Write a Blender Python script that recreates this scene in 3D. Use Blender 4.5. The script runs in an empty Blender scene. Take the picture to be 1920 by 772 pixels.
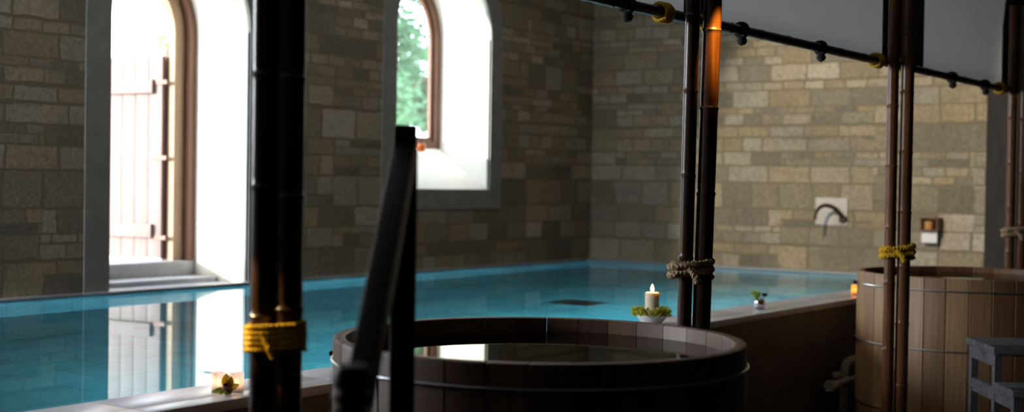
import bpy, bmesh, math, random
from mathutils import Vector, Matrix
from mathutils.geometry import tessellate_polygon
random.seed(7)
PI = math.pi
S = bpy.context.scene
COL = S.collection

# ------------------------------------------------------------------ camera
F_PX, YAW, PITCH, ROLL, EYE = 2569.9, 0.6165, -0.0176, 0.0154, 1.85
fw = Vector((math.cos(YAW)*math.cos(PITCH), math.sin(YAW)*math.cos(PITCH), math.sin(PITCH)))
rt = Vector((math.sin(YAW), -math.cos(YAW), 0)); up = rt.cross(fw)
r2 = math.cos(ROLL)*rt + math.sin(ROLL)*up; u2 = -math.sin(ROLL)*rt + math.cos(ROLL)*up
cam = bpy.data.cameras.new('camera'); co = bpy.data.objects.new('camera', cam); COL.objects.link(co)
cam.sensor_width = 36; cam.lens = F_PX/1920*36; cam.clip_start = .05
m = Matrix((r2, u2, -fw)).transposed().to_4x4(); m.translation = (0, 0, EYE); co.matrix_world = m
cam.dof.use_dof = True; cam.dof.focus_distance = 7.2; cam.dof.aperture_fstop = 1.35
S.camera = co

# ------------------------------------------------------------------ light, exposure
S.view_settings.view_transform = 'Standard'; S.view_settings.look = 'None'
S.view_settings.gamma = 1; S.view_settings.use_curve_mapping = False
S.view_settings.exposure = 0.0
w = bpy.data.worlds.new('sky'); S.world = w; w.use_nodes = True
wn = w.node_tree; bg = wn.nodes['Background']
bg.inputs[0].default_value = (0.78, 0.87, 1.0, 1); bg.inputs[1].default_value = 10.0
S.cycles.use_denoising = True
S.cycles.caustics_reflective = False; S.cycles.caustics_refractive = False
S.cycles.sample_clamp_indirect = 6; S.cycles.max_bounces = 10

def light(name, kind, loc, aim=None, energy=10, color=(1, 1, 1), **kw):
    d = bpy.data.lights.new(name, kind); o = bpy.data.objects.new(name, d); COL.objects.link(o)
    o.location = loc; d.energy = energy; d.color = color
    for k, v in kw.items(): setattr(d, k, v)
    if aim is not None:
        o.rotation_euler = (Vector(aim)-Vector(loc)).to_track_quat('-Z', 'Y').to_euler()
    return o
light('sun', 'SUN', (0, 20, 12), (8.5, 14.9, 10.3), 12, (1, .95, .86), angle=.01)
light('ceiling_fill', 'AREA', (9.5, 6.9, 4.9), (9.5, 6.9, 0), 36, (1, .95, .89), shape='RECTANGLE', size=7, size_y=2.2)  # added overhead fill for the room, not a fitted lamp
for x, e_ in ((5.2, 36), (7.0, 66), (8.8, 76), (10.6, 62), (12.4, 56)):
    light('pool_light', 'AREA', (x, 4.80, .42), (x, 8.6, -.6), e_, (.66, .93, 1), shape='DISK', size=.3)
light('wall_spot', 'SPOT', (8.6, 5.4, 4.3), (14.77, 4.95, 1.8), 1150, (1, .86, .66), spot_size=math.radians(52), spot_blend=.25, shadow_soft_size=.1)
light('post_spot', 'SPOT', (6.02, 2.93, 2.98), (6.20, 3.15, 2.42), 330, (1, .44, .05), spot_size=math.radians(24), spot_blend=.7, shadow_soft_size=.02)
light('side_fill_light', 'AREA', (2.6, 9.0, 2.7), (6.5, 2.6, .9), 350, (.86, .92, 1), shape='RECTANGLE', size=1.4, size_y=2.0)  # added fill from the left; the wall has no window here
light('post_spot', 'SPOT', (2.72, 3.95, 2.05), (3.19, 3.20, 1.37), 110, (1, .74, .32), spot_size=math.radians(17), spot_blend=.6, shadow_soft_size=.02)  # extra spot added to brighten the rope on the near post
for nm, loc, sx, sy in (('door_portal', (8.08, 10.0, 2.3), 1.6, 2.9), ('window_portal', (11.76, 9.95, 2.9), 1.6, 2.0)):
    p = light(nm, 'AREA', loc, (loc[0], loc[1]-1, loc[2]), 1, shape='RECTANGLE', size=sx, size_y=sy); p.data.cycles.is_portal = True

# ------------------------------------------------------------------ helpers
def tag(o, label, cat, group=None, kind=None):
    o['label'] = label; o['category'] = cat
    if group: o['group'] = group
    if kind: o['kind'] = kind
    return o
def empty(name, loc=(0, 0, 0), rz=0):
    o = bpy.data.objects.new(name, None); COL.objects.link(o); o.location = loc; o.rotation_euler = (0, 0, rz)
    o.empty_display_size = .1
    return o
class MB:
    def __init__(s): s.v = []; s.f = []; s.mi = []
    def add(s, vs, fs, mi=0):
        b = len(s.v); s.v += [tuple(x) for x in vs]; s.f += [tuple(i+b for i in f) for f in fs]; s.mi += [mi]*len(fs); return s
    def box(s, c, d, M=None, mi=0, bev=0):
        bm = bmesh.new(); bmesh.ops.create_cube(bm, size=1)
        for v in bm.verts: v.co = Vector((v.co.x*d[0], v.co.y*d[1], v.co.z*d[2]))
        if bev: bmesh.ops.bevel(bm, geom=list(bm.edges), offset=bev, segments=2, affect='EDGES', profile=.6)
        for v in bm.verts: v.co = (M @ v.co if M else v.co) + Vector(c)
        bm.verts.index_update(); s.add([v.co.copy() for v in bm.verts], [[v.index for v in f.verts] for f in bm.faces], mi); bm.free(); return s
    def bx(s, x0, x1, y0, y1, z0, z1, mi=0, bev=0):
        return s.box(((x0+x1)/2, (y0+y1)/2, (z0+z1)/2), (x1-x0, y1-y0, z1-z0), mi=mi, bev=bev)
    def tube(s, pts, r, n=12, closed=False, mi=0):
        pts = [Vector(p) for p in pts]; N = len(pts); rs = r if isinstance(r, (list, tuple)) else [r]*N
        vs = []; prev = None
        for i, p in enumerate(pts):
            t = (pts[(i+1) % N]-pts[i-1]) if closed else (pts[min(i+1, N-1)]-pts[max(i-1, 0)])
            t.normalize()
            if prev is None: a = t.orthogonal().normalized()
            else:
                a = prev - t*prev.dot(t); a.normalize()
            prev = a; b = t.cross(a)
            vs += [p+rs[i]*(math.cos(2*PI*k/n)*a+math.sin(2*PI*k/n)*b) for k in range(n)]
        fs = []
        for i in range(N if closed else N-1):
            j = (i+1) % N
            fs += [(i*n+k, i*n+(k+1) % n, j*n+(k+1) % n, j*n+k) for k in range(n)]
        if not closed: fs += [tuple(range(n-1, -1, -1)), tuple((N-1)*n+k for k in range(n))]
        return s.add(vs, fs, mi)
    def lathe(s, prof, n=32, c=(0, 0, 0), M=None, mi=0, close=False):
        vs = []; P = len(prof)
        for k in range(n):
            a = 2*PI*k/n
            for r, z in prof:
                q = Vector((r*math.cos(a), r*math.sin(a), z)); q = (M @ q if M else q)+Vector(c); vs.append(q)
        fs = []
        for k in range(n):
            j = (k+1) % n
            for i in range(P if close else P-1):
                i2 = (i+1) % P; fs.append((k*P+i, j*P+i, j*P+i2, k*P+i2))
        if not close:
            if prof[0][0] > 1e-4: fs.append(tuple(k*P for k in range(n-1, -1, -1)))
            if prof[-1][0] > 1e-4: fs.append(tuple(k*P+P-1 for k in range(n)))
        return s.add(vs, fs, mi)
    def build(s, name, mats, parent=None, smooth=True, ang=35, merge=True):
        me = bpy.data.meshes.new(name)
        me.from_pydata([tuple(v) for v in s.v], [], s.f)
        if not isinstance(mats, (list, tuple)): mats = [mats]
        for mm in mats: me.materials.append(mm)
        me.polygons.foreach_set('material_index', s.mi)
        bm = bmesh.new(); bm.from_mesh(me)
        if merge: bmesh.ops.remove_doubles(bm, verts=bm.verts, dist=1e-5)
        bmesh.ops.recalc_face_normals(bm, faces=bm.faces); bm.to_mesh(me); bm.free()
        if smooth:
            me.polygons.foreach_set('use_smooth', [True]*len(me.polygons)); me.set_sharp_from_angle(angle=math.radians(ang))
        me.update()
        o = bpy.data.objects.new(name, me); COL.objects.link(o)
        if parent: o.parent = parent
        return o
def struct(name, mb, mats, parent=None, **k):
    o = mb.build(name, mats, parent, **k)
    if not parent: o['kind'] = 'structure'
    return o

# ------------------------------------------------------------------ materials
def mat(name, col=(.5, .5, .5), rough=.6, metal=0, spec=.5):
    m = bpy.data.materials.new(name); m.use_nodes = True; b = m.node_tree.nodes['Principled BSDF']
    b.inputs['Base Color'].default_value = (*col, 1); b.inputs['Roughness'].default_value = rough
    b.inputs['Metallic'].default_value = metal; b.inputs['Specular IOR Level'].default_value = spec
    return m
class NT:
    def __init__(s, m): s.t = m.node_tree; s.n = s.t.nodes; s.b = s.n.get('Principled BSDF')
    def node(s, ty, **k):
        o = s.n.new(ty)
        for a, v in k.items(): setattr(o, a, v)
        return o
    def link(s, a, b): s.t.links.new(a, b)
    def put(s, sock, v):
        if hasattr(v, 'links'): s.link(v, sock)
        else: sock.default_value = v
    def math(s, op, a, b=0.0, c=0.0):
        o = s.node('ShaderNodeMath', operation=op); s.put(o.inputs[0], a); s.put(o.inputs[1], b)
        s.put(o.inputs[2], c); return o.outputs[0]
    def noise(s, vec, scale=5, detail=3, rough=.5, out=0):
        o = s.node('ShaderNodeTexNoise'); o.inputs['Scale'].default_value = scale; o.inputs['Detail'].default_value = detail
        o.inputs['Roughness'].default_value = rough; s.link(vec, o.inputs['Vector']); return o.outputs[out]
    def ramp(s, fac, stops, interp='LINEAR'):
        o = s.node('ShaderNodeValToRGB'); e = o.color_ramp.elements; o.color_ramp.interpolation = interp
        while len(e) < len(stops): e.new(.5)
        for el, (p, c) in zip(e, stops): el.position = p; el.color = (*c, 1)
        s.link(fac, o.inputs[0]); return o.outputs[0]
    def mix(s, fac, a, b, mode='MIX'):
        o = s.node('ShaderNodeMix', data_type='RGBA', blend_type=mode); s.put(o.inputs[0], fac)
        s.put(o.inputs[6], a if hasattr(a, 'links') else (*a, 1)); s.put(o.inputs[7], b if hasattr(b, 'links') else (*b, 1)); return o.outputs[2]
    def obj(s): return s.node('ShaderNodeTexCoord').outputs['Object']
    def sep(s, v):
        o = s.node('ShaderNodeSeparateXYZ'); s.link(v, o.inputs[0]); return o.outputs
    def comb(s, x, y, z=0.0):
        o = s.node('ShaderNodeCombineXYZ'); s.put(o.inputs[0], x); s.put(o.inputs[1], y); s.put(o.inputs[2], z); return o.outputs[0]
    def mapscale(s, v, sc):
        o = s.node('ShaderNodeMapping'); o.inputs['Scale'].default_value = sc; s.link(v, o.inputs[0]); return o.outputs[0]
    def bump(s, h, strength=.3, dist=.01):
        o = s.node('ShaderNodeBump'); o.inputs['Strength'].default_value = strength; o.inputs['Distance'].default_value = dist
        s.link(h, o.inputs['Height']); s.link(o.outputs[0], s.b.inputs['Normal'])
    def brick(s, vec, bw, bh, mortar, c1=(0, 0, 0), c2=(1, 1, 1), cm=(.5, .5, .5), off=.5, ofreq=2, sq=1, sfreq=2, smooth=.1):
        o = s.node('ShaderNodeTexBrick'); o.offset = off; o.offset_frequency = ofreq; o.squash = sq; o.squash_frequency = sfreq
        i = o.inputs; i['Scale'].default_value = 1; i['Brick Width'].default_value = bw; i['Row Height'].default_value = bh
        i['Mortar Size'].default_value = mortar; i['Mortar Smooth'].default_value = smooth
        i['Color1'].default_value = (*c1, 1); i['Color2'].default_value = (*c2, 1); i['Mortar'].default_value = (*cm, 1)
        s.link(vec, i['Vector']); return o.outputs

def stone_wall(name, axis):
    m = mat(name, rough=.9, spec=.2); t = NT(m); P = t.obj(); x, y, z = t.sep(P); u = (x, y)[axis]
    wob = t.noise(P, 5, 2); wob = t.math('MULTIPLY', t.math('SUBTRACT', wob, .5), .06)
    wob2 = t.math('MULTIPLY', t.math('SUBTRACT', t.noise(P, 2.3, 1), .5), .10)
    v = t.math('ADD', z, t.math('MULTIPLY', t.math('SINE', t.math('MULTIPLY', z, 9.0)), .04))
    v = t.math('ADD', t.math('ADD', v, t.math('MULTIPLY', t.math('SINE', t.math('MULTIPLY', z, 23.0)), .014)), t.math('MULTIPLY', wob, .45))
    uu = t.math('ADD', t.math('ADD', u, wob), wob2)
    vec = t.comb(uu, v)
    a = t.brick(vec, .25, .115, .011, off=.43, ofreq=2, sq=1.7, sfreq=3)
    b = t.brick(vec, .37, .23, .013, off=.37, ofreq=2, sq=1.35, sfreq=2)
    wn_ = t.node('ShaderNodeTexWhiteNoise', noise_dimensions='2D')
    t.link(t.comb(t.math('FLOOR', t.math('DIVIDE', uu, 1.11)), t.math('FLOOR', t.math('DIVIDE', v, .23))), wn_.inputs[0])
    low = t.math('SUBTRACT', 1.0, t.math('MULTIPLY', t.math('SUBTRACT', z, 1.0), .35))
    big = t.math('LESS_THAN', wn_.outputs[0], t.math('MINIMUM', t.math('MAXIMUM', low, .25), .8))
    col = t.mix(big, a[0], b[0]); fac = t.mix(big, a[1], b[1])
    tone = t.ramp(col, [(0, (.20, .185, .145)), (.18, (.27, .25, .20)), (.36, (.345, .295, .20)), (.52, (.30, .28, .23)), (.68, (.42, .39, .325)), (.84, (.36, .295, .185)), (1, (.50, .47, .41))])
    big_n = t.noise(P, 1.1, 2); fine = t.noise(P, 28, 4, .65)
    tone = t.mix(.8, tone, t.ramp(fine, [(.3, (.55, .55, .55)), (.7, (1.15, 1.13, 1.1))]), 'MULTIPLY')
    tone = t.mix(.6, tone, t.ramp(big_n, [(.35, (.75, .74, .72)), (.65, (1.1, 1.06, 1))]), 'MULTIPLY')
    c = t.mix(fac, tone, (.20, .17, .115))
    t.link(c, t.b.inputs['Base Color'])
    h = t.math('ADD', t.math('MULTIPLY', fac, -1.0), t.math('MULTIPLY', fine, .45))
    t.bump(h, .7, .02)
    return m
M_STONE_A = stone_wall('coursed_rubble_stone', 0); M_STONE_B = stone_wall('coursed_rubble_stone_end', 1)

def noisy(name, c1, c2, scale=6, rough=.7, bump=.15, spec=.4, stretch=(1, 1, 1), metal=0):
    m = mat(name, rough=rough, spec=spec, metal=metal); t = NT(m); P = t.mapscale(t.obj(), stretch); n = t.noise(P, scale, 5, .6)
    t.link(t.ramp(n, [(.3, c1), (.7, c2)]), t.b.inputs['Base Color'])
    if bump: t.bump(n, bump, .004)
    return m
M_PLASTER = noisy('limewashed_reveal', (.80, .77, .70), (.88, .86, .80), 3, .85, .1)
def stains():
    t = NT(M_PLASTER); P = t.obj(); src = t.b.inputs['Base Color'].links[0].from_socket; z = t.sep(P)[2]
    k = t.math('MULTIPLY', t.math('SUBTRACT', 1.45, z), 1.3); n = t.noise(P, 9, 5, .65)
    f = t.math('MAXIMUM', t.math('MINIMUM', t.math('MULTIPLY', t.math('SUBTRACT', t.math('ADD', k, n), .75), 1.6), .7), 0)
    t.link(t.mix(f, src, (.48, .40, .27)), t.b.inputs['Base Color'])
stains()
M_DRESS = noisy('dressed_limestone', (.215, .225, .205), (.285, .29, .265), 5, .85, .15)
M_CEIL = noisy('ceiling_plaster', (.5, .47, .42), (.58, .55, .5), 2, .9, .05)
M_DARKWALL = noisy('dark_timber_boarding', (.012, .010, .009), (.03, .026, .022), 5, .8, .1, stretch=(8, 8, .6))
M_FLOOR = noisy('dark_slate_floor', (.03, .028, .026), (.06, .055, .05), 4, .55, .1)
M_GROUND = noisy('pale_gravel', (.45, .42, .36), (.62, .6, .52), 20, .9, .2)
M_STEP = noisy('grey_step_stone', (.25, .26, .28), (.34, .35, .37), 9, .75, .1)
M_OAK = noisy('brown_oak_frame', (.10, .042, .022), (.175, .08, .045), 4, .55, .1, stretch=(14, 14, .8))
M_TREAD = noisy('weathered_grey_timber', (.055, .055, .06), (.15, .15, .16), 6, .75, .3, stretch=(3, 12, 12))
M_DARKWOOD = noisy('dark_stained_timber', (.022, .012, .008), (.055, .03, .018), 5, .5, .12, spec=.25, stretch=(14, 14, .8))
M_PIPE = noisy('off_white_pipe', (.70, .66, .57), (.8, .76, .66), 8, .5, 0)
M_CANE1 = None
def cane_mat(name, c1, c2):
    m = mat(name, rough=.3, spec=.5); t = NT(m); P = t.obj(); n = t.noise(t.mapscale(P, (30, 30, 1.2)), 1.5, 4, .6)
    n2 = t.noise(P, 3.5, 2)
    c = t.ramp(n, [(.3, c1), (.7, c2)]); c = t.mix(.7, c, t.ramp(n2, [(.35, (.6, .55, .5)), (.65, (1.15, 1.1, 1.05))]), 'MULTIPLY')
    t.link(c, t.b.inputs['Base Color']); t.bump(n, .08, .002); return m
M_CANE = cane_mat('brown_bamboo', (.15, .06, .025), (.30, .135, .06))
M_CANE_D = cane_mat('smoked_bamboo', (.030, .014, .008), (.085, .038, .02))
M_RAIL = cane_mat('dark_bamboo', (.03, .02, .015), (.06, .04, .03))
M_NODE = mat('bamboo_joint', (.06, .03, .018), .5)
M_ROPE_Y = noisy('yellow_rope', (.72, .40, .012), (.92, .58, .03), 60, .8, .3)
M_ROPE_B = noisy('straw_rope', (.36, .25, .13), (.52, .38, .22), 60, .8, .3)
M_KNOT = noisy('dark_cord', (.02, .015, .012), (.05, .035, .025), 40, .8, .2)
M_STEEL = mat('steel_hoop', (.55, .55, .56), .28, 1)
M_CHROME = mat('polished_silver', (.75, .74, .76), .08, 1)
M_IRON = mat('black_iron', (.02, .018, .018), .5, .6)
M_BRONZE = noisy('dark_bronze', (.05, .03, .022), (.09, .05, .035), 12, .4, .05, metal=.7)
M_WAX = mat('cream_wax', (.85, .76, .55), .5); b_ = M_WAX.node_tree.nodes['Principled BSDF']
b_.inputs['Subsurface Weight'].default_value = .5; b_.inputs['Subsurface Radius'].default_value = (.03, .015, .006); b_.inputs['Subsurface Scale'].default_value = 1
M_CERAM = mat('white_glazed_ceramic', (.78, .79, .8), .25)
M_CARD = mat('white_card', (.8, .8, .84), .7)
M_GRATE = mat('dark_drain_grate', (.012, .014, .018), .5)
M_ORANGE = mat('orange_glaze', (.7, .16, .03), .4)
def emis(name, col, s):
    m = bpy.data.materials.new(name); m.use_nodes = True; n = m.node_tree.nodes; b = n['Principled BSDF']
    b.inputs['Base Color'].default_value = (*col, 1); b.inputs['Emission Color'].default_value = (*col, 1); b.inputs['Emission Strength'].default_value = s
    return m
M_FLAME = emis('candle_flame', (1, .78, .45), 14)
M_WICKGLOW = emis('tealight_flame', (1, .62, .25), 10)

def stave_mat(name, N, tones):
    m = mat(name, rough=.45, spec=.4); t = NT(m); P = t.obj(); x, y, z = t.sep(P)
    a = t.math('FLOOR', t.math('MULTIPLY', t.math('ADD', t.math('DIVIDE', t.math('ARCTAN2', y, x), 2*PI), .5), N))
    wn_ = t.node('ShaderNodeTexWhiteNoise', noise_dimensions='1D'); t.link(a, wn_.inputs['W'])
    c = t.ramp(wn_.outputs[0], tones)
    g = t.noise(t.mapscale(P, (16, 16, .7)), 3, 5, .6)
    c = t.mix(.8, c, t.ramp(g, [(.3, (.66, .62, .58)), (.7, (1.1, 1.08, 1.05))]), 'MULTIPLY')
    t.link(c, t.b.inputs['Base Color']); t.bump(g, .1, .002); return m
NST = 34
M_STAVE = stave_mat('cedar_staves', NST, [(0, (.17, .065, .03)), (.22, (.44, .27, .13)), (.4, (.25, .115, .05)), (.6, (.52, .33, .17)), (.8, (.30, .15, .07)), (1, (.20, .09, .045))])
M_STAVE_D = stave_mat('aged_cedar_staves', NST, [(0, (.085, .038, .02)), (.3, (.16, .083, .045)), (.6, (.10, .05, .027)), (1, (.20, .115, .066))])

def water(name, tint, scale, strength):
    m = bpy.data.materials.new(name); m.use_nodes = True; t = NT(m); t.n.remove(t.b)
    g = t.node('ShaderNodeBsdfGlass'); g.inputs['IOR'].default_value = 1.333; g.inputs['Roughness'].default_value = 0; g.inputs[0].default_value = (*tint, 1)
    P = t.obj(); n = t.noise(P, scale, 2, .5)
    bp = t.node('ShaderNodeBump'); bp.inputs['Strength'].default_value = strength; bp.inputs['Distance'].default_value = .01
    t.link(n, bp.inputs['Height']); t.link(bp.outputs[0], g.inputs['Normal'])
    t.link(g.outputs[0], t.n['Material Output'].inputs[0]); return m
M_WATER = water('pool_water', (.86, .98, 1), 7, .012)
M_TUBWATER = water('tub_water', (.8, .78, .7), 3, .003)
def pane():
    m = bpy.data.materials.new('window_glass'); m.use_nodes = True; t = NT(m); t.n.remove(t.b)
    a = t.node('ShaderNodeBsdfTransparent'); a.inputs[0].default_value = (.93, .97, .95, 1); b = t.node('ShaderNodeBsdfGlossy'); b.inputs['Roughness'].default_value = .02
    x = t.node('ShaderNodeMixShader'); x.inputs[0].default_value = .05
    t.link(a.outputs[0], x.inputs[1]); t.link(b.outputs[0], x.inputs[2]); t.link(x.outputs[0], t.n['Material Output'].inputs[0]); return m
M_PANE = pane()
def frosted(name, col):
    m = bpy.data.materials.new(name); m.use_nodes = True; t = NT(m); t.n.remove(t.b)
    a = t.node('ShaderNodeBsdfTranslucent'); a.inputs[0].default_value = (*col, 1); b = t.node('ShaderNodeBsdfTransparent'); b.inputs[0].default_value = (*col, 1)
    d = t.node('ShaderNodeBsdfPrincipled'); d.inputs['Base Color'].default_value = (*col, 1); d.inputs['Roughness'].default_value = .35
    x = t.node('ShaderNodeMixShader'); x.inputs[0].default_value = .55; y = t.node('ShaderNodeMixShader'); y.inputs[0].default_value = .3
    t.link(a.outputs[0], x.inputs[1]); t.link(b.outputs[0], x.inputs[2]); t.link(x.outputs[0], y.inputs[1]); t.link(d.outputs[0], y.inputs[2]); t.link(y.outputs[0], t.n['Material Output'].inputs[0]); return m
M_FROST = frosted('frosted_glass', (.86, .85, .9)); M_AMBER = frosted('amber_glass', (1, .74, .34))
def glow_through(m, k=.5):
    t = NT(m); tr = t.node('ShaderNodeBsdfTranslucent'); l = t.b.inputs['Base Color'].links
    if l: t.link(l[0].from_socket, tr.inputs[0])
    x = t.node('ShaderNodeMixShader'); x.inputs[0].default_value = k
    t.link(t.b.outputs[0], x.inputs[1]); t.link(tr.outputs[0], x.inputs[2]); t.link(x.outputs[0], t.n['Material Output'].inputs[0]); return m
def leafmat(name, c1, c2, sc=3):
    m = noisy(name, c1, c2, sc, .55, 0); return glow_through(m, .4)
M_LEAF = leafmat('tree_leaves', (.045, .15, .07), (.13, .29, .15)); M_BARK = noisy('bark', (.06, .045, .03), (.12, .09, .06), 9, .9, .4)
M_GRASS = leafmat('grass', (.10, .25, .03), (.3, .5, .1)); M_SPRIG = leafmat('yellow_green_leaves', (.35, .45, .04), (.7, .7, .12))
M_CANVAS = mat('grey_canvas', (.32, .315, .31), .9, spec=.1)
def canvas():
    t = NT(M_CANVAS); P = t.obj(); n = t.noise(P, 2.2, 3); t.link(t.ramp(n, [(.35, (.30, .30, .30)), (.65, (.40, .395, .385))]), t.b.inputs['Base Color'])
    tr = t.node('ShaderNodeBsdfTranslucent'); tr.inputs[0].default_value = (.62, .62, .62, 1); x = t.node('ShaderNodeMixShader'); x.inputs[0].default_value = .75
    t.link(t.b.outputs[0], x.inputs[1]); t.link(tr.outputs[0], x.inputs[2]); t.link(x.outputs[0], t.n['Material Output'].inputs[0])
canvas()
M_CANE_SHADOW = mat('cane_shadow_canvas', (.13, .12, .118), .9, spec=.1)  # shadow of the canes on the canvas, put in as a dark colour

def tiled(name, bw, bh, mortar, c1, c2, cm, axes, rough=.5, off=.5, bump=.3):
    m = mat(name, rough=rough, spec=.5); t = NT(m); P = t.obj(); s_ = t.sep(P); vec = t.comb(s_[axes[0]], s_[axes[1]])
    o = t.brick(vec, bw, bh, mortar, c1, c2, cm, off=off); n = t.noise(P, 3, 4, .6)
    c = t.mix(.7, o[0], t.ramp(n, [(.3, (.7, .7, .7)), (.7, (1.1, 1.1, 1.1))]), 'MULTIPLY'); t.link(c, t.b.inputs['Base Color'])
    t.bump(t.math('MULTIPLY', o[1], -1.0), bump, .004); return m
M_PFLOOR = tiled('pool_floor_slabs', .62, .42, .006, (.06, .38, .47), (.12, .50, .58), (.04, .24, .32), (0, 1), off=.5)
M_PSIDE_A = tiled('pool_side_tiles', .3, .3, .006, (.08, .40, .52), (.13, .50, .62), (.05, .25, .33), (0, 2), off=0)
M_PSIDE_B = tiled('pool_end_tiles', .3, .3, .006, (.08, .40, .52), (.13, .50, .62), (.05, .25, .33), (1, 2), off=0)
M_FRONT = tiled('ledge_front_tiles', .6, .3, .004, (.14, .115, .095), (.19, .155, .13), (.07, .058, .05), (0, 2), rough=.55, off=0, bump=.2)
M_COPING = noisy('grey_coping_stone', (.60, .59, .62), (.72, .71, .74), 7, .28, .04, spec=.5)

# ------------------------------------------------------------------ room shell
YA, XB, T = 9.244, 14.772, .74          # stone wall beside the pool, end wall, wall thickness
DX0, DX1, DSP, DSILL = 7.30, 8.86, 3.18, .80
WX0, WX1, WSP, WSILL = 10.93, 12.58, 3.46, 1.76
ROOM = dict(x0=-3.0, y0=-4.0, z1=5.0)
def arch(x0, x1, zb, zs, n=24):          # outline of an arched opening, anticlockwise from bottom left
    r = (x1-x0)/2; c = (x0+x1)/2
    return [(x0, zb), (x1, zb)] + [(c+r*math.cos(PI*k/n), zs+r*math.sin(PI*k/n)) for k in range(n+1)]
def wall_with_holes():
    outer = [(ROOM['x0'], -.1), (XB+.6, -.1), (XB+.6, ROOM['z1']), (ROOM['x0'], ROOM['z1'])]
    d = arch(DX0, DX1, DSILL, DSP); wv = arch(WX0, WX1, WSILL, WSP)
    mb = MB()
    loops = [outer, d, wv]
    tri = tessellate_polygon([[Vector((x, z, 0)) for x, z in l] for l in loops]); flat = [p for l in loops for p in l]
    mb.add([(x, YA, z) for x, z in flat], tri, 0); mb.add([(x, YA+T, z) for x, z in flat], tri, 0)
    for l, mi in ((d, 1), (wv, 1), (outer, 0)):
        n = len(l)
        for i in range(n):
            (xa, za), (xb, zb) = l[i], l[(i+1) % n]
            mb.add([(xa, YA, za), (xb, YA, zb), (xb, YA+T, zb), (xa, YA+T, za)], [(0, 1, 2, 3)], mi)
    return mb
struct('wall_left', wall_with_holes(), [M_STONE_A, M_PLASTER], ang=30)
def ring(x0, x1, zb, zs, wd, y0, y1, bottom):
    inn = arch(x0, x1, zb, zs); out = arch(x0-wd, x1+wd, zb-(wd if bottom else 0), zs)
    n = len(inn); mb = MB()
    for i in range(n):
        j = (i+1) % n
        if i == 0 and not bottom: continue
        a, b, c, d = inn[i], inn[j], out[j], out[i]
        vs = [(p[0], y, p[1]) for y in (y0, y1) for p in (a, b, c, d)]
        mb.add(vs, [(0, 1, 2, 3), (7, 6, 5, 4), (0, 4, 5, 1), (2, 6, 7, 3)])
    if not bottom: 
        for k, q in ((0, 0), (1, 1)):
            a, d = inn[k], out[k]
            mb.add([(a[0], y0, a[1]), (d[0], y0, d[1]), (d[0], y1, d[1]), (a[0], y1, a[1])], [(0, 1, 2, 3)])
    return mb
struct('trim_1', ring(DX0, DX1, .9, DSP, .25, YA-.012, YA+.03, False), M_DRESS)
struct('trim_2', ring(WX0, WX1, WSILL, WSP, .22, YA-.012, YA+.03, True), M_DRESS)
struct('wall_back', MB().bx(XB, XB+.6, 4.28, YA-.001, -.1, 5.0), M_STONE_B)
struct('wall_end', MB().bx(XB-.12, XB+.6, -4.0, 4.28, -.1, 5.0), M_DARKWALL)
struct('wall_right', MB().bx(-3.0, XB+.6, -4.3, -4.0, -.1, 5.0), M_DARKWALL)
struct('wall_front', MB().bx(-3.3, -3.0, -4.3, YA+T, -.1, 5.0), M_DARKWALL)
struct('ceiling', MB().bx(-3.3, XB+.6, -4.3, YA+T, 5.0, 5.2), M_CEIL)
struct('floor', MB().bx(-3.0, XB, -4.0, 4.30, -.2, 0), M_FLOOR)
# door steps
struct('trim_3', MB().bx(DX0+.001, DX1-.001, 9.64, YA+T+.05, .70, .925, bev=.012), M_STEP)       # lower door step
struct('trim_4', MB().bx(DX0+.001, DX1-.001, YA+T-.03, YA+T+.35, .92, 1.06, bev=.012), M_STEP)    # threshold stone
# sloping window sill
sl = MB(); sl.add([(WX0+.001, YA+.002, WSILL), (WX1-.001, YA+.002, WSILL), (WX1-.001, YA+T, WSILL), (WX0+.001, YA+T, WSILL), (WX0+.001, YA+T, 2.23), (WX1-.001, YA+T, 2.23)],
       [(0, 1, 2, 3), (0, 1, 5, 4), (3, 2, 5, 4), (0, 4, 3), (1, 2, 5)])
struct('trim_5', sl, M_PLASTER, smooth=False)

# pool
YO, YI, ZL, ZW, ZF = 4.274, 4.665, .918, .868, -.12
PX0 = -2.0
struct('pool_floor', MB().bx(PX0, XB, YI, YA, ZF-.1, ZF), M_PFLOOR)
struct('pool_side', MB().bx(PX0, XB, YA-.06, YA, ZF, ZW+.005), M_PSIDE_A)
struct('pool_end', MB().bx(XB-.2, XB, YI, YA-.06, ZF, ZW+.005), M_PSIDE_B)
struct('pool_near_side', MB().bx(PX0, XB-.2, YO+.35, YI-.01, ZF, ZL-.045), M_PSIDE_A)
struct('pool_front', MB().bx(PX0, XB-.2, YO+.015, YO+.35, 0, ZL-.045), M_FRONT)
cp = MB(); x = PX0
while x < XB-.2:                                                   # ledge: a narrow outer and a wide inner row of slabs
    L = 1.12
    cp.bx(x, min(x+L-.004, XB-.12), YO, YO+.128, ZL-.045, ZL, bev=.005)
    cp.bx(x+.0, min(x+L-.004, XB-.12), YO+.132, YI, ZL-.045, ZL, bev=.005)
    x += L
struct('trim_6', cp, M_COPING)
fc = MB(); x = PX0
while x < XB-.2:
    fc.bx(x, min(x+.896, XB-.2), YA-.065, YA, ZW+.005, ZW+.03, bev=.006); x += .9
y = YI
while y < YA-.08:
    fc.bx(XB-.21, XB, y, min(y+.896, YA-.067), ZW+.005, ZW+.03, bev=.006); y += .9
fc.bx(DX0+.002, DX1-.002, YA+.001, 9.639, .801, ZW+.012, bev=.004)
struct('trim_7', fc, noisy('wet_blue_grey_stone', (.27, .30, .33), (.36, .39, .42), 7, .3, .04))
pw = MB(); pw.add([(PX0, YI-.01, ZW), (XB-.2, YI-.01, ZW), (XB-.2, YA-.06, ZW), (PX0, YA-.06, ZW)], [(0, 1, 2, 3)])
o = pw.build('pool_water', M_WATER, smooth=False); o['kind'] = 'structure'
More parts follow.
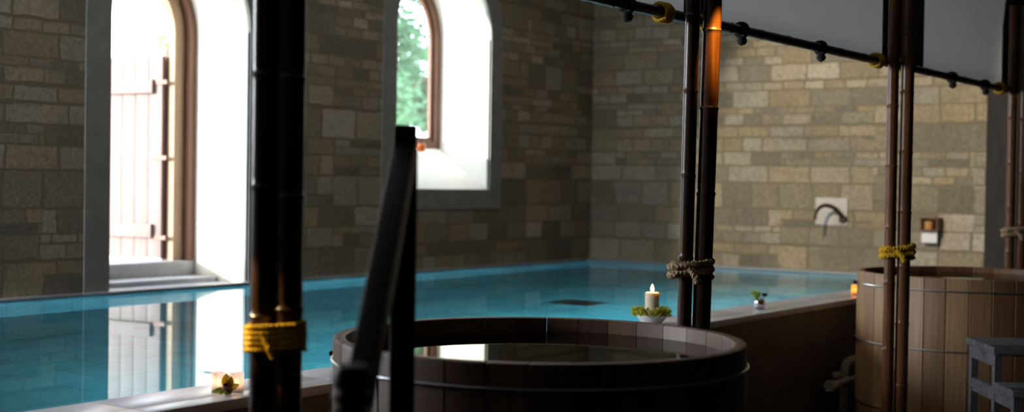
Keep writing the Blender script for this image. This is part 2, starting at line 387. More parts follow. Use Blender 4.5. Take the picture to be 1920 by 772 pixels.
struct('pool_left_end', MB().bx(PX0-.2, PX0, YO+.015, YA, ZF, ZL), M_PSIDE_B)
# drain on the pool floor
g = MB(); g.bx(-.21, .21, -.21, .21, .0, .012, bev=.004)
for k in range(7): g.bx(-.18, .18, -.175+k*.055, -.15+k*.055, .012, .024)
o = g.build('drain_grate', M_GRATE); o.location = (10.42, 6.62, ZF); tag(o, 'dark square drain grate on the blue pool floor', 'drain')

# outside ground
struct('ground', MB().bx(-6, 40, YA+T, 40, .7, 1.035), M_GROUND)

# ------------------------------------------------------------------ door and window
def frame_ring(x0, x1, zb, zs, wd, y0, y1, bottom): return ring(x0+wd, x1-wd, zb+(wd if bottom else 0), zs, wd, y0, y1, bottom)
dr = empty('door_1', (8.62, YA+T+.12, 1.075)); dr['kind'] = 'structure'
fr = frame_ring(DX0+.002, DX1-.002, 1.061, DSP, .075, YA+T-.02, YA+T+.05, False); o = fr.build('door_frame', M_OAK, dr); o.location = (-8.62, -(YA+T+.12), -1.075)
fr = frame_ring(DX0+.07, DX1-.07, 1.061, DSP, .13, YA+T+.051, YA+T+.14, False); o = fr.build('inner_frame', noisy('pale_oak_frame', (.24, .155, .095), (.34, .23, .14), 4, .6, .1, stretch=(14, 14, .8)), dr); o.location = (-8.62, -(YA+T+.12), -1.075)
# open leaf: local x along the leaf away from the hinge, local z up
M_STRAP = mat('rusty_strap', (.22, .12, .09), .7)
M_PLANK = noisy('pale_weathered_planks', (.175, .125, .115), (.25, .19, .175), 5, .8, .1, stretch=(14, 14, .6))
ang = math.radians(97)
lf = MB(); nP = 8; W = 1.34
for k in range(nP): lf.box((.03+(k+.5)*W/nP, 0, .955), (W/nP-.006, .035, 1.90), bev=.004)
Mz = Matrix.Rotation(ang, 4, 'Z')
leaf = lf.build('door_leaf', M_PLANK, dr); leaf.rotation_euler = (0, 0, ang); leaf.location = (0, 0, 0)
for zc in (.26, 1.62):
    o = MB().box((.03+W*.52, .038, zc), (W*.9, .04, .13), bev=.008).build('ledge_board', M_PLANK, leaf)
o = MB().box((8.69, 10.165, 2.05), (.065, .06, 2.0), bev=.006).build('jamb_shadow_strip', M_OAK, dr); o.location = (-8.62, -(YA+T+.12), -1.075)  # dark strip put in for the shadow gap between leaf and frame
for zc in (.20, .95, 1.66):
    o = MB().bx(-.03, .16, .019, .027, zc-.02, zc+.02).build('strap_hinge', M_STRAP, leaf)
lt = MB().tube([(DX1-.002, 9.60, 1.722), (DX1-.035, 9.60, 1.722), (DX1-.035, 9.82, 1.722), (DX1-.035, 9.83, 1.70), (DX1-.035, 9.83, 1.685)], .007, 8)
o = lt.build('door_hook', M_IRON); tag(o, 'thin dark iron hook on the bright doorway side', 'hook')
wd = empty('window_1', (11.75, YA+T-.1, 2.23)); wd['kind'] = 'structure'
off = (-11.75, -(YA+T-.1), -2.23)
o = frame_ring(WX0+.002, WX1-.002, 2.2, WSP, .10, YA+T-.02, YA+T+.05, True).build('window_frame', M_OAK, wd); o.location = off
o = frame_ring(WX0+.10, WX1-.10, 2.3, WSP, .05, YA+T+.01, YA+T+.05, True).build('casement', M_OAK, wd); o.location = off
pn = arch(WX0+.14, WX1-.14, 2.34, WSP)
gl = MB(); gl.add([(x, YA+T+.03, z) for x, z in pn], [tuple(range(len(pn)))]); o = gl.build('window_pane', M_PANE, wd, smooth=False); o.location = off
sg = empty('sill_ornament', (12.03, 9.80, 2.172))
MB().lathe([(.0, .0), (.035, .0), (.055, .03), (.058, .06), (.045, .09), (0, .1)], 16).build('orange_body', M_ORANGE, sg)
MB().lathe([(.012, .098), (.02, .12), (.012, .14), (0, .145)], 12).build('dark_knob', M_IRON, sg)
tag(sg, 'small orange pot with dark top on the window sill corner', 'ornament')

# ------------------------------------------------------------------ bamboo posts, rail and canopy
Rv = Vector((.578, -.816, 0))           # across the posts as they were lashed side by side
def cane_mb(p0, p1, r, seed):
    rnd = random.Random(seed); p0 = Vector(p0); p1 = Vector(p1); L = (p1-p0).length; mb = MB()
    zs = [0]; rs = [r]; z = .12+rnd.random()*.2; nodes = []
    while z < L-.1:
        nodes.append(z); z += .36+rnd.random()*.1
    for nz in nodes:
        for dz, k in ((-.02, 1.0), (-.007, 1.05), (0, 1.12), (.006, 1.02), (.012, .965), (.03, 1.0)): zs.append(nz+dz); rs.append(r*k)
    zs.append(L); rs.append(r)
    d = (p1-p0).normalized()
    mb.tube([p0+d*z for z in zs], rs, 20); return mb
def rope(mb, pts, R, pitch=.03, closed=False, strands=3):
    """three twisted strands along a path"""
    pts = [Vector(p) for p in pts]; out = [[] for _ in range(strands)]; s = 0; prev = None; N = len(pts)
    for i, p in enumerate(pts):
        t = pts[min(i+1, N-1)]-pts[max(i-1, 0)]; t.normalize()
        if i: s += (p-pts[i-1]).length
        a = t.orthogonal().normalized() if prev is None else (prev-t*prev.dot(t)).normalized(); prev = a; b = t.cross(a)
        for k in range(strands):
            ph = 2*PI*(s/pitch+k/strands); out[k].append(p+R*.52*(math.cos(ph)*a+math.sin(ph)*b))
    for q in out: mb.tube(q, R*.56, 6)
def stadium(c, ax, half, r, turns, zrise, z0, n=44, tilt=0):
    """coil round two canes set side by side along ax"""
    ax = Vector(ax).normalized(); bx_ = Vector((-ax.y, ax.x, 0)); P = []
    tot = int(n*turns)
    for i in range(tot+1):
        a = 2*PI*i/n
        q = Vector((math.cos(a), math.sin(a)))
        off = half*max(-1, min(1, q.x*1.8))
        pos = Vector(c)+ax*(off+r*q.x)+bx_*(r*q.y)
        pos.z = z0+zrise*i/n+tilt*q.x
        P.append(pos)
    return P
def post(name, cx, cy, sep0, sep1, rl, rr, ztop, zr0, zr1, rmat, label, coils, seed, cm=None, lean=0):
    cm = cm or M_CANE
    t = empty(name, (cx, cy, 0)); c = Vector((0, 0, 0))
    cane_mb(c-Rv*sep0/2+Vector((0, .006, 0)), c-Rv*(sep1/2-lean)+Vector((0, .006, ztop)), rl, seed).build('cane', cm, t)
    cane_mb(c+Rv*sep0/2, c+Rv*(sep1/2+lean)+Vector((0, 0, ztop)), rr, seed+5).build('cane', cm, t)
    mb = MB(); Rr = (zr1-zr0)/coils/2*1.04
    half = sep0/2
    rope(mb, stadium((0, 0, 0), Rv, half, rr+Rr*.9, coils, (zr1-zr0)/coils, zr0, tilt=.006), Rr, .05)
    # crossing turn and tail
    p = [Vector(-Rv*(half+rr*.9+Rr))+Vector((0, -.01, zr1-.004)), Vector(-Rv*(half+.018))+Vector((-.03, -.4*rr-2.6*Rr, zr1-.03)), Vector(-Rv*.022)+Vector((-.05, -.5*rr-2.6*Rr, zr0+.016)), Vector(-Rv*.006)+Vector((-.05, -.5*rr-2.6*Rr, zr0-.018))]
    pts = []
    for i in range(3):
        for k in range(6): pts.append(p[i].lerp(p[i+1], k/6))
    pts.append(p[3]); rope(mb, pts, Rr*.95, .05)
    mb.build('rope_lashing', rmat, t)
    return tag(t, label, 'post', 'paired bamboo posts beside the tubs')
PY = 3.22
CZ = 3.4
post('bamboo_post', 3.215, PY, .080, .082, .040, .047, CZ, 1.285, 1.375, M_ROPE_Y, 'pair of dark bamboo poles lashed with thick yellow rope, nearest and leftmost', 5, 3, M_CANE_D)
post('bamboo_post', 6.095, PY, .072, .098, .036, .045, CZ, 1.385, 1.465, M_ROPE_B, 'pair of bamboo poles tied with straw coloured rope behind the near tub', 2, 11, M_CANE_D, .05)
post('bamboo_post', 9.050, PY, .083, .094, .038, .044, CZ, 1.375, 1.455, M_ROPE_Y, 'pair of brown bamboo poles with yellow rope in front of the far tub', 2, 23)
post('bamboo_post', 11.915, PY, .085, .09, .038, .044, CZ, 1.45, 1.53, M_ROPE_B, 'pair of brown bamboo poles with straw rope behind the far tub, rightmost', 2, 31)
rl = empty('bamboo_rail', (0, PY+.12, 2.70))
cm = cane_mb((-2.9, 0, 0), (XB-.13, 0, 0), .027, 77); cm.build('cane', M_RAIL, rl)
for px in (3.215, 6.118, 9.050, 11.915):
    for dx in (-.18, .32):
        mb = MB(); pts = []
        for i in range(100): a = 2*PI*i/25; pts.append((px+dx+.022*i/25, .042*math.cos(a), .042*math.sin(a)))
        rope(mb, pts, .0115, .04); mb.build('rope_lashing', M_ROPE_Y, rl)
for kx in (5.62, 6.85, 7.95, 9.55, 10.5, 11.35, 4.5, 3.9):
    mb = MB(); pts = [(kx+.008*i/20, .036*math.cos(2*PI*i/20), .036*math.sin(2*PI*i/20)) for i in range(61)]; rope(mb, pts, .012, .04)
    mb.lathe([(0, -.028), (.022, -.018), (.03, 0), (.022, .018), (0, .028)], 10, (kx, -.01, -.06)); mb.build('cord_tie', M_KNOT, rl)
tag(rl, 'long dark bamboo rail tied across the tops of the posts', 'rail')
# canopy of grey canvas, rising from the rail towards the room
cn = empty('canvas_canopy', (0, PY+.0, 2.75))
bays = [-2.9, .3, 3.42, 6.50, 9.58, 12.62, XB-.13]
prof = [(.19, -.04), (.19, .12), (.19, .30), (.19, .50), (.17, .72), (.05, .92), (-.6, 1.1), (-2.2, 1.25), (-4.2, 1.4)]
for a, b in zip(bays[:-1], bays[1:]):
    mb = MB(); n = 18; vs = []
    for i in range(n+1):
        x = a+.003+(b-a-.006)*i/n; sag = math.sin(PI*i/n)
        for j, (yy, zz) in enumerate(prof):
            k = j/(len(prof)-1); vs.append((x, yy, zz - .05*sag*min(1, j*.2)*(1-.5*k) + .006*math.sin(i*1.7+j)))
    P = len(prof); fs = [(i*P+j, (i+1)*P+j, (i+1)*P+j+1, i*P+j+1) for i in range(n) for j in range(P-1)]
    mb.add(vs, fs); o = mb.build('canvas_panel', M_CANVAS, cn, merge=False); md = o.modifiers.new('thick', 'SOLIDIFY'); md.thickness = .004
for x, hw in zip(bays[1:-1], (.2, .2, .2, .42, .6)):  # dark strips standing in for the canes' shadow on the cloth
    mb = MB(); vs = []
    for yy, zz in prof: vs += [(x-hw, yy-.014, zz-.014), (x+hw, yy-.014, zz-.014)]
    mb.add(vs, [(2*i, 2*i+1, 2*i+3, 2*i+2) for i in range(len(prof)-1)]); o = mb.build('cane_shadow_band', M_CANE_SHADOW, cn, merge=False); md = o.modifiers.new('thick', 'SOLIDIFY'); md.thickness = .006
tag(cn, 'grey canvas canopy hung above the bamboo rail over the tubs', 'canopy')

# ------------------------------------------------------------------ tubs
def tub(loc, rz, R, H, smat, zwater, label, wlabel, hoops):
    t = empty('cedar_tub', loc, rz); th = .052; mb = MB()
    for k in range(NST):
        a0 = 2*PI*k/NST-PI; a1 = 2*PI*(k+1)/NST-PI; g = .0016/R; ins = .004
        oa = [a0+g, a0+g+.004/R, (a0*2+a1)/3, (a0+2*a1)/3, a1-g-.004/R, a1-g]; orr = [R-ins, R, R, R, R, R-ins]
        ia = [a1-g, (a0+a1)/2, a0+g]
        def loop(z, din, dout): return [((r-dout)*math.cos(a), (r-dout)*math.sin(a), z) for a, r in zip(oa, orr)]+[((R-th+din)*math.cos(a), (R-th+din)*math.sin(a), z) for a in ia]
        L = [loop(.0, 0, 0), loop(H-.012, 0, 0), loop(H-.003, .004, .004), loop(H, .012, .012)]; n = 9
        vs = [p for l in L for p in l]; fs = [tuple(range(n-1, -1, -1)), tuple(3*n+i for i in range(n))]
        for q in range(3): fs += [(q*n+i, q*n+(i+1) % n, (q+1)*n+(i+1) % n, (q+1)*n+i) for i in range(n)]
        mb.add(vs, fs)
    mb.build('staves', smat, t, ang=28)
    MB().lathe([(0, .08), (R-th-.001, .08), (R-th-.001, .12), (0, .12)], 48).build('tub_base', smat, t)
    for hz in hoops:
        h = MB().tube([((R+.004)*math.cos(2*PI*i/96), (R+.004)*math.sin(2*PI*i/96), hz) for i in range(96)], .006, 8, True).build('hoop', M_STEEL, t)
        a = math.radians(118)-rz; lg = MB().tube([((R+.022)*math.cos(a+d), (R+.022)*math.sin(a+d), hz) for d in (-.05, 0, .05)], .013, 8); lg.build('hoop_bolt', M_IRON, h)
    wt = MB(); n = 96; wt.add([((R-th-.0015)*math.cos(2*PI*i/n), (R-th-.0015)*math.sin(2*PI*i/n), 0) for i in range(n)], [tuple(range(n))])
    wo = wt.build('tub_water', M_TUBWATER, smooth=False); wo.location = (loc[0], loc[1], loc[2]+zwater); tag(wo, wlabel, 'water')
    return tag(t, label, 'tub', 'round cedar soaking tubs')
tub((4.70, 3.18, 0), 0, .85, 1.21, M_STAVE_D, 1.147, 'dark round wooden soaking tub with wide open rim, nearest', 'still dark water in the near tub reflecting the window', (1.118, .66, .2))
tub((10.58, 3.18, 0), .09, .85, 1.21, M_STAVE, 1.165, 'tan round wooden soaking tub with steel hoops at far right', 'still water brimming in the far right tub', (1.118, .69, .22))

# ------------------------------------------------------------------ hand rail at the near tub
hr = empty('stair_handrail', (3.31, 2.76, 0))
A = Vector((3.31, 2.765, 0)); B = Vector((2.335, 2.10, 0)); B2 = Vector((2.44, 2.15, 0))
dh = (B2-A).normalized(); rzp = math.atan2(dh.y, dh.x)+.12; Mr = Matrix.Rotation(rzp, 4, 'Z')
mb = MB().box((0, 0, .975), (.078, .078, 1.95), Mr, bev=.006); mb.box((0, 0, 1.985), (.072, .072, .075), Mr, bev=.01)
mb.build('post', M_DARKWOOD, hr)
lo = B-A
mb = MB().box((lo.x, lo.y, .665), (.088, .088, 1.33), Mr, bev=.014)
mb.lathe([(.036, 1.328), (.036, 1.338), (.045, 1.348), (.045, 1.362), (.037, 1.372), (.046, 1.384), (.046, 1.41), (.034, 1.428), (0, 1.43)], 24, (lo.x, lo.y, 0)); mb.build('newel', M_DARKWOOD, hr)
p0 = Vector((-.01, -.01, 1.935)); p1 = Vector((2.47-3.31, 2.206-2.765, 1.29))
d = (p1-p0).normalized(); side = Vector((-dh.y, dh.x, 0)); upv = d.cross(side); 
if upv.z < 0: upv = -upv; 
Mq = Matrix((d, side, upv)).transposed().to_4x4()
L = (p1-p0).length
cc = (p0+p1)/2+side*.0
MB().box(cc, (L, .074, .085), Mq, bev=.02).build('rail', M_DARKWOOD, hr)
tag(hr, 'dark wooden handrail with tall post and low newel before near tub', 'handrail')

# ------------------------------------------------------------------ wooden steps at the far tub
dv = Vector((-.83, -.555, 0)).normalized()                          # the way down
st = empty('wooden_steps', (9.38, 2.85, 0), math.atan2(dv.y, dv.x))
# local x runs down the flight, local y to the left of someone going down; the flight is 0.75 wide
wdt = .75; th_ = .045; tops = ((.0, .60, .845), (.60, .97, .625), (.97, 1.30, .40), (1.30, 1.62, .18))
for i, (xa, xb, zt) in enumerate(tops):
    mb = MB(); n = 5 if i == 0 else 3
    # boards run across; grooves near the nose
    for k in range(n):
        q0 = xa+(xb-xa)*k/n; q1 = xa+(xb-xa)*(k+1)/n-.004; mb.bx(q0, q1, .0, wdt, zt-th_, zt, bev=.004)
    for k in range(4): mb.bx(xb-.028-k*.03, xb-.016-k*.03, -.003, wdt+.003, zt-.002, zt+.006)
    mb.build('tread', M_TREAD, st)
for yy in (.02, wdt-.065):
    mb = MB(); mb.bx(.02, .075, yy, yy+.045, 0, .80)
    for i, (xa, xb, zt) in enumerate(tops):
        mb.bx(xb-.10, xb-.045, yy, yy+.045, 0 if i == len(tops)-1 else 0, zt-th_)
        x0 = .075 if i == 0 else xa-.045
        mb.bx(x0, xb-.10, yy+.002, yy+.043, zt-th_-.085, zt-th_)
    mb.bx(.075, .50, yy+.002, yy+.043, .625-th_-.085, .625-th_)
    mb.build('side_frame', M_TREAD, st)
tag(st, 'weathered grey wooden steps with slotted treads at far tub', 'steps')

# ------------------------------------------------------------------ pipes
pp = empty('drain_pipe', (10.2, 4.115, 0))
def elbow(a, b, c, r=0, n=8): return [Vector(a).lerp(Vector(b), t).lerp(Vector(b).lerp(Vector(c), t), t) for t in [i/n for i in range(n+1)]]
run = Vector((1, .0, 0)).normalized()
e0 = Vector((10.16, 4.115, .30)); e1 = e0+run*.85
base = Vector((10.2, 4.115, 0))
MB().tube([e0-base, e1-base], .028, 16).tube([e0+run*.11-base, e0+run*.17-base], .033, 16).tube([e0+run*.25-base, e0+run*.33-base], .033, 16).build('pipe', M_PIPE, pp)
cap = MB().tube([e0-run*.06-base, e0+run*.005-base], .042, 16)
for k in range(6):
    q = e0-base-run*.028; a = 2*PI*k/6; sd = run.cross(Vector((0, 0, 1))); cap.tube([q+(sd*math.cos(a)+Vector((0, 0, 1))*math.sin(a))*.040-run*.03, q+(sd*math.cos(a)+Vector((0, 0, 1))*math.sin(a))*.040+run*.03], .009, 6)
cap.build('union_nut', M_PIPE, pp)
tag(pp, 'off white horizontal waste pipe with nut beside far tub', 'pipe')
p2 = empty('elbow_pipe', (10.66, 4.215, 0))
v0 = Vector((0, 0, .19)); 
pts = [v0+Vector((0, 0, 0)), v0+Vector((0, 0, .12))]+elbow(v0+Vector((0, 0, .12)), v0+Vector((0, 0, .235)), v0+Vector((0, 0, .235))+run*.12, .03)+[v0+Vector((0, 0, .235))+run*.3]
pts = [pts[0]+Vector((0, 0, -.19))]+pts
MB().tube(pts, .036, 16).build('pipe', M_PIPE, p2)
MB().tube([v0+Vector((0, 0, .05)), v0+Vector((0, 0, .11))], .044, 16).build('collar', M_PIPE, p2)
vq = v0+Vector((-.16, .0, .15)); mb = MB().lathe([(.02, -.03), (.035, -.02), (.038, .0), (.03, .02), (0, .028)], 12, vq)
for k in range(5): mb.tube([vq, vq+Vector((.036*math.cos(2*PI*k/5), .036*math.sin(2*PI*k/5), .004))], .012, 8)
mb.tube([vq-Vector((0, 0, .02)), v0+Vector((-.0, .0, .13))], .012, 8)
mb.build('valve', M_PIPE, p2)
tag(p2, 'off white elbow pipe with valve rising behind the far tub', 'pipe')

# ------------------------------------------------------------------ end-wall fittings
sp = empty('water_spout', (XB, 6.02, 1.57))
MB().box((-.012, 0, 0), (.03, .38, .31), bev=.006).build('stone_plate', noisy('pale_plate_stone', (.5, .48, .44), (.6, .58, .54), 6, .8, .1), sp)
pts = elbow((-.02, -.14, -.08), (-.12, -.09, .08), (-.26, -.01, .07))[:-1]+elbow((-.26, -.01, .07), (-.38, .04, .05), (-.39, .04, -.09))
MB().tube(pts, [.026-.009*i/(len(pts)-1) for i in range(len(pts))], 14).build('spout', M_BRONZE, sp)
MB().lathe([(0, 0), (.05, 0), (.05, .012), (.034, .03), (0, .03)], 18, (-.02, -.14, -.085), Matrix.Rotation(-PI/2, 4, 'Y')).build('flange', M_BRONZE, sp)
tag(sp, 'dark curved water spout on pale stone plate, far end wall', 'spout')
bxm = empty('wall_box', (XB, 4.86, 1.46))
mb = MB(); mb.bx(-.16, 0, -.095, -.08, -.07, .06); mb.bx(-.16, 0, .08, .095, -.07, .06); mb.bx(-.16, 0, -.08, .08, -.07, -.055); mb.bx(-.17, 0, -.10, .10, .06, .075); mb.bx(-.012, 0, -.08, .08, -.055, .06)
mb.build('box', M_OAK, bxm)
MB().box((-.10, .01, -.135), (.012, .17, .125), bev=.003).build('card', M_CARD, bxm)
MB().bx(-.10, 0, -.02, .04, -.17, -.155).build('bracket', M_OAK, bxm)
tag(bxm, 'small brown wooden box with white card on the end wall', 'box')
ag = MB().lathe([(0, 0), (.045, 0), (.05, .09), (.046, .09), (.041, .008), (0, .008)], 20)
o = ag.build('amber_votive', M_AMBER); o.location = (XB-.085, 4.885, 1.4055); tag(o, 'orange glass votive inside the wooden wall box', 'candle holder')

# ------------------------------------------------------------------ things on the ledge
def tealight(loc, r, h, gmat, name, label, flame_e, group=None, lit=2.2, llabel=''):
    t = empty(name, loc)
    MB().lathe([(0, 0), (r*.93, 0), (r, .006), (r*1.02, h), (r*.96, h), (r*.93, .012), (0, .010)], 28).build('glass', gmat, t)
    tag(t, label, 'candle holder', group)
    c = empty('tealight', (loc[0], loc[1], loc[2]+.0105))
    MB().lathe([(0, 0), (r*.66, 0), (r*.66, .016), (0, .016)], 20).build('wax', M_WAX, c)
    MB().lathe([(0, .0155), (.006, .021), (.008, .029), (.004, .041), (0, .05)], 12).build('flame', M_WICKGLOW, c)
    tag(c, llabel, 'candle', 'lit tealights on the pool ledge')
    light('flame_light', 'POINT', (loc[0], loc[1], loc[2]+.05), None, flame_e, (1, .55, .22), shadow_soft_size=.012)
tealight((4.125, 4.475, ZL), .031, .085, M_FROST, 'frosted_tealight_holder', 'frosted glass tealight holder left of the orchid bloom', .16, 'frosted tealight holders on the ledge', llabel='lit tealight inside the left frosted glass')
tealight((4.172, 4.412, ZL), .031, .085, M_FROST, 'frosted_tealight_holder', 'frosted glass tealight holder behind the orchid, on its right', .16, 'frosted tealight holders on the ledge', llabel='lit tealight inside the right frosted glass')
tealight((11.43, 4.43, ZL), .037, .085, M_AMBER, 'amber_tealight_holder', 'glowing amber glass tealight holder at the ledge end by far tub', .35, llabel='lit tealight inside the amber glass')

def petal(L, W, curl, up_, n=8, m_=5):
    vs = []; fs = []
    for i in range(n+1):
        t = i/n; w_ = W*math.sin(PI*min(.999, t*.93+.06))**.75; x = L*(t-.12*t*t*abs(curl)); z = up_*L*t+curl*L*t*t
        for j in range(m_+1):
            s = j/m_*2-1; vs.append(Vector((x, s*w_/2, z+.18*w_*s*s)))
    for i in range(n):
        for j in range(m_): a = i*(m_+1)+j; fs.append((a, a+1, a+m_+2, a+m_+1))
    return vs, fs
M_PET_Y = glow_through(noisy('yellow_petal', (.75, .52, .02), (.92, .70, .06), 40, .5, 0)); M_PET_G = glow_through(noisy('green_petal', (.26, .34, .03), (.62, .58, .06), 30, .5, 0))
M_LIP = noisy('maroon_lip', (.10, .015, .01), (.35, .12, .10), 60, .5, 0)
oc = empty('orchid_bloom', (4.085, 4.375, ZL))
toC = Vector((-.83, -.55, 0)); si = Vector((.55, -.83, 0))           # bloom faces the room
def place_petal(L, W, curl, up_, dirv, nrm, mt, base, nm='petal'):
    vs, fs = petal(L, W, curl, up_); dirv = Vector(dirv).normalized(); nrm = Vector(nrm); nrm = (nrm-dirv*nrm.dot(dirv)).normalized(); y_ = nrm.cross(dirv)
    Mx = Matrix((dirv, y_, nrm)).transposed().to_4x4(); mb = MB(); mb.add([Mx @ v+Vector(base) for v in vs], fs)
    o = mb.build(nm, mt, oc, ang=80); md = o.modifiers.new('thick', 'SOLIDIFY'); md.thickness = .0022; md.offset = 0
hb = Vector((0, 0, .022))
place_petal(.072, .044, .10, .05, Vector((0, 0, 1))+toC*-.05-si*.06, toC, M_PET_Y, hb)
place_petal(.068, .036, .30, .05, Vector((0, 0, .9))+si*.34, toC, M_PET_Y, hb)
place_petal(.070, .034, -.10, .05, -si+Vector((0, 0, -.06))+toC*.1, Vector((0, 0, .8))+toC*.6, M_PET_G, hb-Vector((0, 0, .004)))
place_petal(.058, .032, .08, .1, si+Vector((0, 0, .40)), Vector((0, 0, .6))+toC*.8, M_PET_Y, hb-Vector((0, 0, .002)))
place_petal(.046, .036, -.10, -.12, -si*.55+toC, Vector((0, 0, 1))+toC*.4, M_PET_G, hb-Vector((0, 0, .004)))
place_petal(.044, .036, -.10, -.12, si*.5+toC, Vector((0, 0, 1))+toC*.4, M_PET_G, hb-Vector((0, 0, .004)))
lipm = MB().lathe([(.004, -.01), (.014, 0), (.018, .012), (.013, .026), (.010, .026), (.014, .012), (.010, .002)], 16, hb+toC*.014+Vector((0, 0, .006)), Matrix.Rotation(math.atan2(toC.y, toC.x), 4, 'Z') @ Matrix.Rotation(.7, 4, 'Y'))
lipm.build('lip', M_LIP, oc)
MB().lathe([(0, .0), (.013, .002), (.015, .012), (.008, .024), (0, .026)], 12).build('stem_end', M_PET_G, oc)
tag(oc, 'yellow and green orchid bloom lying before two frosted tealights', 'flower')

BL = Vector((7.98, 4.50, ZL))
bw = MB().lathe([(0, 0), (.06, 0), (.065, .008), (.09, .035), (.104, .06), (.104, .064), (.098, .062), (.085, .04), (.05, .016), (0, .014)], 36); o = bw.build('white_bowl', M_CERAM); o.location = BL; tag(o, 'white ceramic bowl under a lit candle on the ledge', 'bowl')
cd = empty('pillar_candle', BL+Vector((0, 0, .0165)))
MB().lathe([(0, 0), (.047, 0), (.047, .19), (.043, .195), (.030, .186), (0, .184)], 32).build('wax', M_WAX, cd)
MB().tube([(0, 0, .183), (.001, 0, .20)], .0016, 6).build('wick', M_IRON, cd)
MB().lathe([(0, .196), (.009, .205), (.012, .217), (.007, .235), (0, .250)], 14).build('flame', M_FLAME, cd)
tag(cd, 'lit cream pillar candle standing in the white bowl', 'candle')
light('flame_light', 'POINT', BL+Vector((0, 0, .262)), None, 1.3, (1, .6, .28), shadow_soft_size=.012)
rnd = random.Random(4); fl = MB(); fl2 = MB()
for k in range(330):
    a = rnd.random()*2*PI; rr_ = .058+.055*rnd.random(); zz = .052+.050*rnd.random()*(1-(abs(rr_-.08)/.05)**2*.6)
    d = Vector((math.cos(a), math.sin(a), .35+rnd.random()*.8)).normalized(); b0 = Vector((rr_*math.cos(a), rr_*math.sin(a), zz))
    vs, fs = petal(.024+.018*rnd.random(), .021, .2, .1, 3, 2); y_ = Vector((rnd.random()-.5, rnd.random()-.5, rnd.random()-.5)).cross(d).normalized(); n_ = d.cross(y_)
    Mx = Matrix((d, y_, n_)).transposed().to_4x4(); (fl if rnd.random() < .78 else fl2).add([Mx @ v+b0 for v in vs], fs)
gr = empty('blossom_ring', BL)
fl.build('green_blossoms', leafmat('lime_blossom', (.42, .50, .03), (.75, .78, .10), 30), gr, merge=False); fl2.build('brown_blossoms', leafmat('russet_blossom', (.22, .12, .04), (.36, .22, .09), 30), gr, merge=False)
tag(gr, 'ring of lime green blossoms round the candle in white bowl', 'flowers')

VS = Vector((9.56, 4.46, ZL))
vb = MB().lathe([(0, 0), (.022, 0), (.040, .012), (.048, .036), (.042, .06), (.028, .072), (.026, .076), (.022, .074), (.036, .056), (.040, .036), (.02, .012), (0, .010)], 32); o = vb.build('silver_vase', M_CHROME); o.location = VS; tag(o, 'small round silver vase on the ledge right of candle', 'vase')
po = empty('posy', VS)
mb = MB()
for k in range(34):
    a = rnd.random()*2*PI; d = Vector((math.cos(a), math.sin(a), .5+rnd.random())).normalized(); vs, fs = petal(.052, .028, .15, .1, 4, 2); y_ = Vector((0, 0, 1)).cross(d).normalized(); Mx = Matrix((d, y_, d.cross(y_))).transposed().to_4x4(); mb.add([Mx @ v+Vector((-.016, .020, .080))+Vector((rnd.random()-.5, rnd.random()-.5, rnd.random()-.5))*.02 for v in vs], fs)
mb.build('green_bloom', leafmat('fresh_green_petals', (.38, .55, .06), (.62, .78, .18), 30), po, merge=False)
mb = MB()
for k in range(26):
    a = rnd.random()*2*PI; d = Vector((math.cos(a), math.sin(a), .3+rnd.random())).normalized(); vs, fs = petal(.036, .022, .15, .1, 4, 2); y_ = Vector((0, 0, 1)).cross(d).normalized(); Mx = Matrix((d, y_, d.cross(y_))).transposed().to_4x4(); mb.add([Mx @ v+Vector((.022, -.030, .088)) for v in vs], fs)
mb.build('purple_bloom', leafmat('purple_petals', (.05, .015, .09), (.12, .04, .16), 30), po, merge=False)
mb = MB().tube([(-.018, .022, .09), (-.006, .008, .06), (0, 0, .014)], .0035, 8).tube([(.024, -.034, .10), (.008, -.01, .07), (.002, 0, .014)], .0035, 8); mb.build('stem', M_PET_G, po)
tag(po, 'green and purple posy standing in the small silver vase', 'flowers')

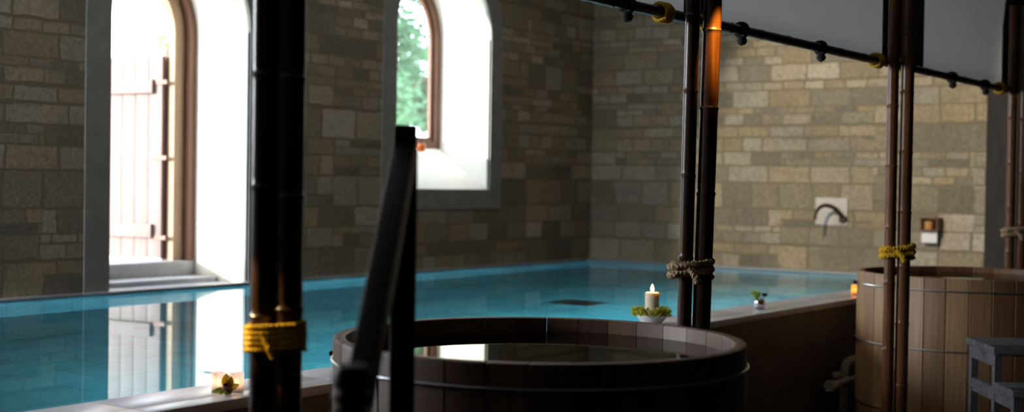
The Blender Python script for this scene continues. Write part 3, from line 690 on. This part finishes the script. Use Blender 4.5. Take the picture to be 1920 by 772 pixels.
# ------------------------------------------------------------------ outside: trees, grass, climber
def tree(loc, rx, ry, z0, z1, nleaf, size, seed, label, cat='tree', trunk=True, lm=None):
    r_ = random.Random(seed); t = empty('leafy_tree', loc); mb = MB()
    lumps = [(Vector((rx*.6*r_.uniform(-1, 1), ry*.6*r_.uniform(-1, 1), r_.uniform(z0+.3, z1-.3))), r_.uniform(.45, .8)) for _ in range(26)]
    for k in range(nleaf):
        c, R = r_.choice(lumps); d = Vector((r_.gauss(0, 1), r_.gauss(0, 1), r_.gauss(0, 1))).normalized(); p = c+d*R*r_.uniform(.55, 1.05)
        p.z = max(p.z, z0)
        a = Vector((r_.gauss(0, 1), r_.gauss(0, 1), r_.gauss(0, .6))).normalized(); b = a.orthogonal().normalized(); s = size*r_.uniform(.7, 1.3); n_ = a.cross(b)*.12*s
        mb.add([p-a*s*.5, p+b*s*.28+n_, p+a*s*.5, p-b*s*.28+n_], [(0, 1, 2), (0, 2, 3)])
    mb.build('foliage', lm or M_LEAF, t, merge=False, smooth=False)
    tk = MB().tube([(0, 0, 0), (.06, .03, z0+.4), (-.05, .1, (z0+z1)/2), (.05, 0, z1-.6)], [.14, .12, .09, .03], 12)
    for k in range(6):
        a = k*1.1; tk.tube([(0, .05, z0+.3+k*.4), (.5*rx*math.cos(a), .5*ry*math.sin(a), z0+.8+k*.42)], [.05, .02], 8)
    tk.build('trunk', M_BARK, t); tag(t, label, cat); return t
tree((19.2, 16.4, 1.035), 2.6, 1.6, .0, 5.8, 14000, .21, 21, 'green leafy tree outside seen through the arched window')
gt = MB(); r_ = random.Random(9)
for k in range(160):
    x = r_.uniform(-.22, .22); y = r_.uniform(-.16, .16); h = r_.uniform(.03, .09); a = r_.uniform(0, PI); dx, dy = .004*math.cos(a), .004*math.sin(a); l = r_.uniform(-.03, .03)
    gt.add([(x-dx, y-dy, 0), (x+dx, y+dy, 0), (x+l, y+l*.5, h)], [(0, 1, 2)])
o = gt.build('grass_tuft', M_GRASS, merge=False, smooth=False); o.location = (8.10, 10.55, 1.035); tag(o, 'green grass tuft on the sunlit ground below the open door', 'grass', kind='stuff')
cl = empty('climbing_sprig', (8.76, 10.25, 3.02)); mb = MB()
for k in range(60):
    d = Vector((r_.gauss(0, 1), r_.gauss(0, 1), r_.gauss(0, 1))).normalized(); p = d*r_.uniform(.02, .10)+Vector((0, 0, .12)); vs, fs = petal(.06, .04, .1, .1, 3, 2); y_ = d.orthogonal().normalized(); Mx = Matrix((d, y_, d.cross(y_))).transposed().to_4x4(); mb.add([Mx @ v+p for v in vs], fs)
mb.build('leaves', M_SPRIG, cl, merge=False); MB().tube([(0, 0, -1.985), (.02, .02, -1.0), (.0, .02, 0), (0, 0, .14)], .008, 6).build('stem', M_BARK, cl)
tag(cl, 'yellow green climbing sprig beside the top of the door frame', 'plant')
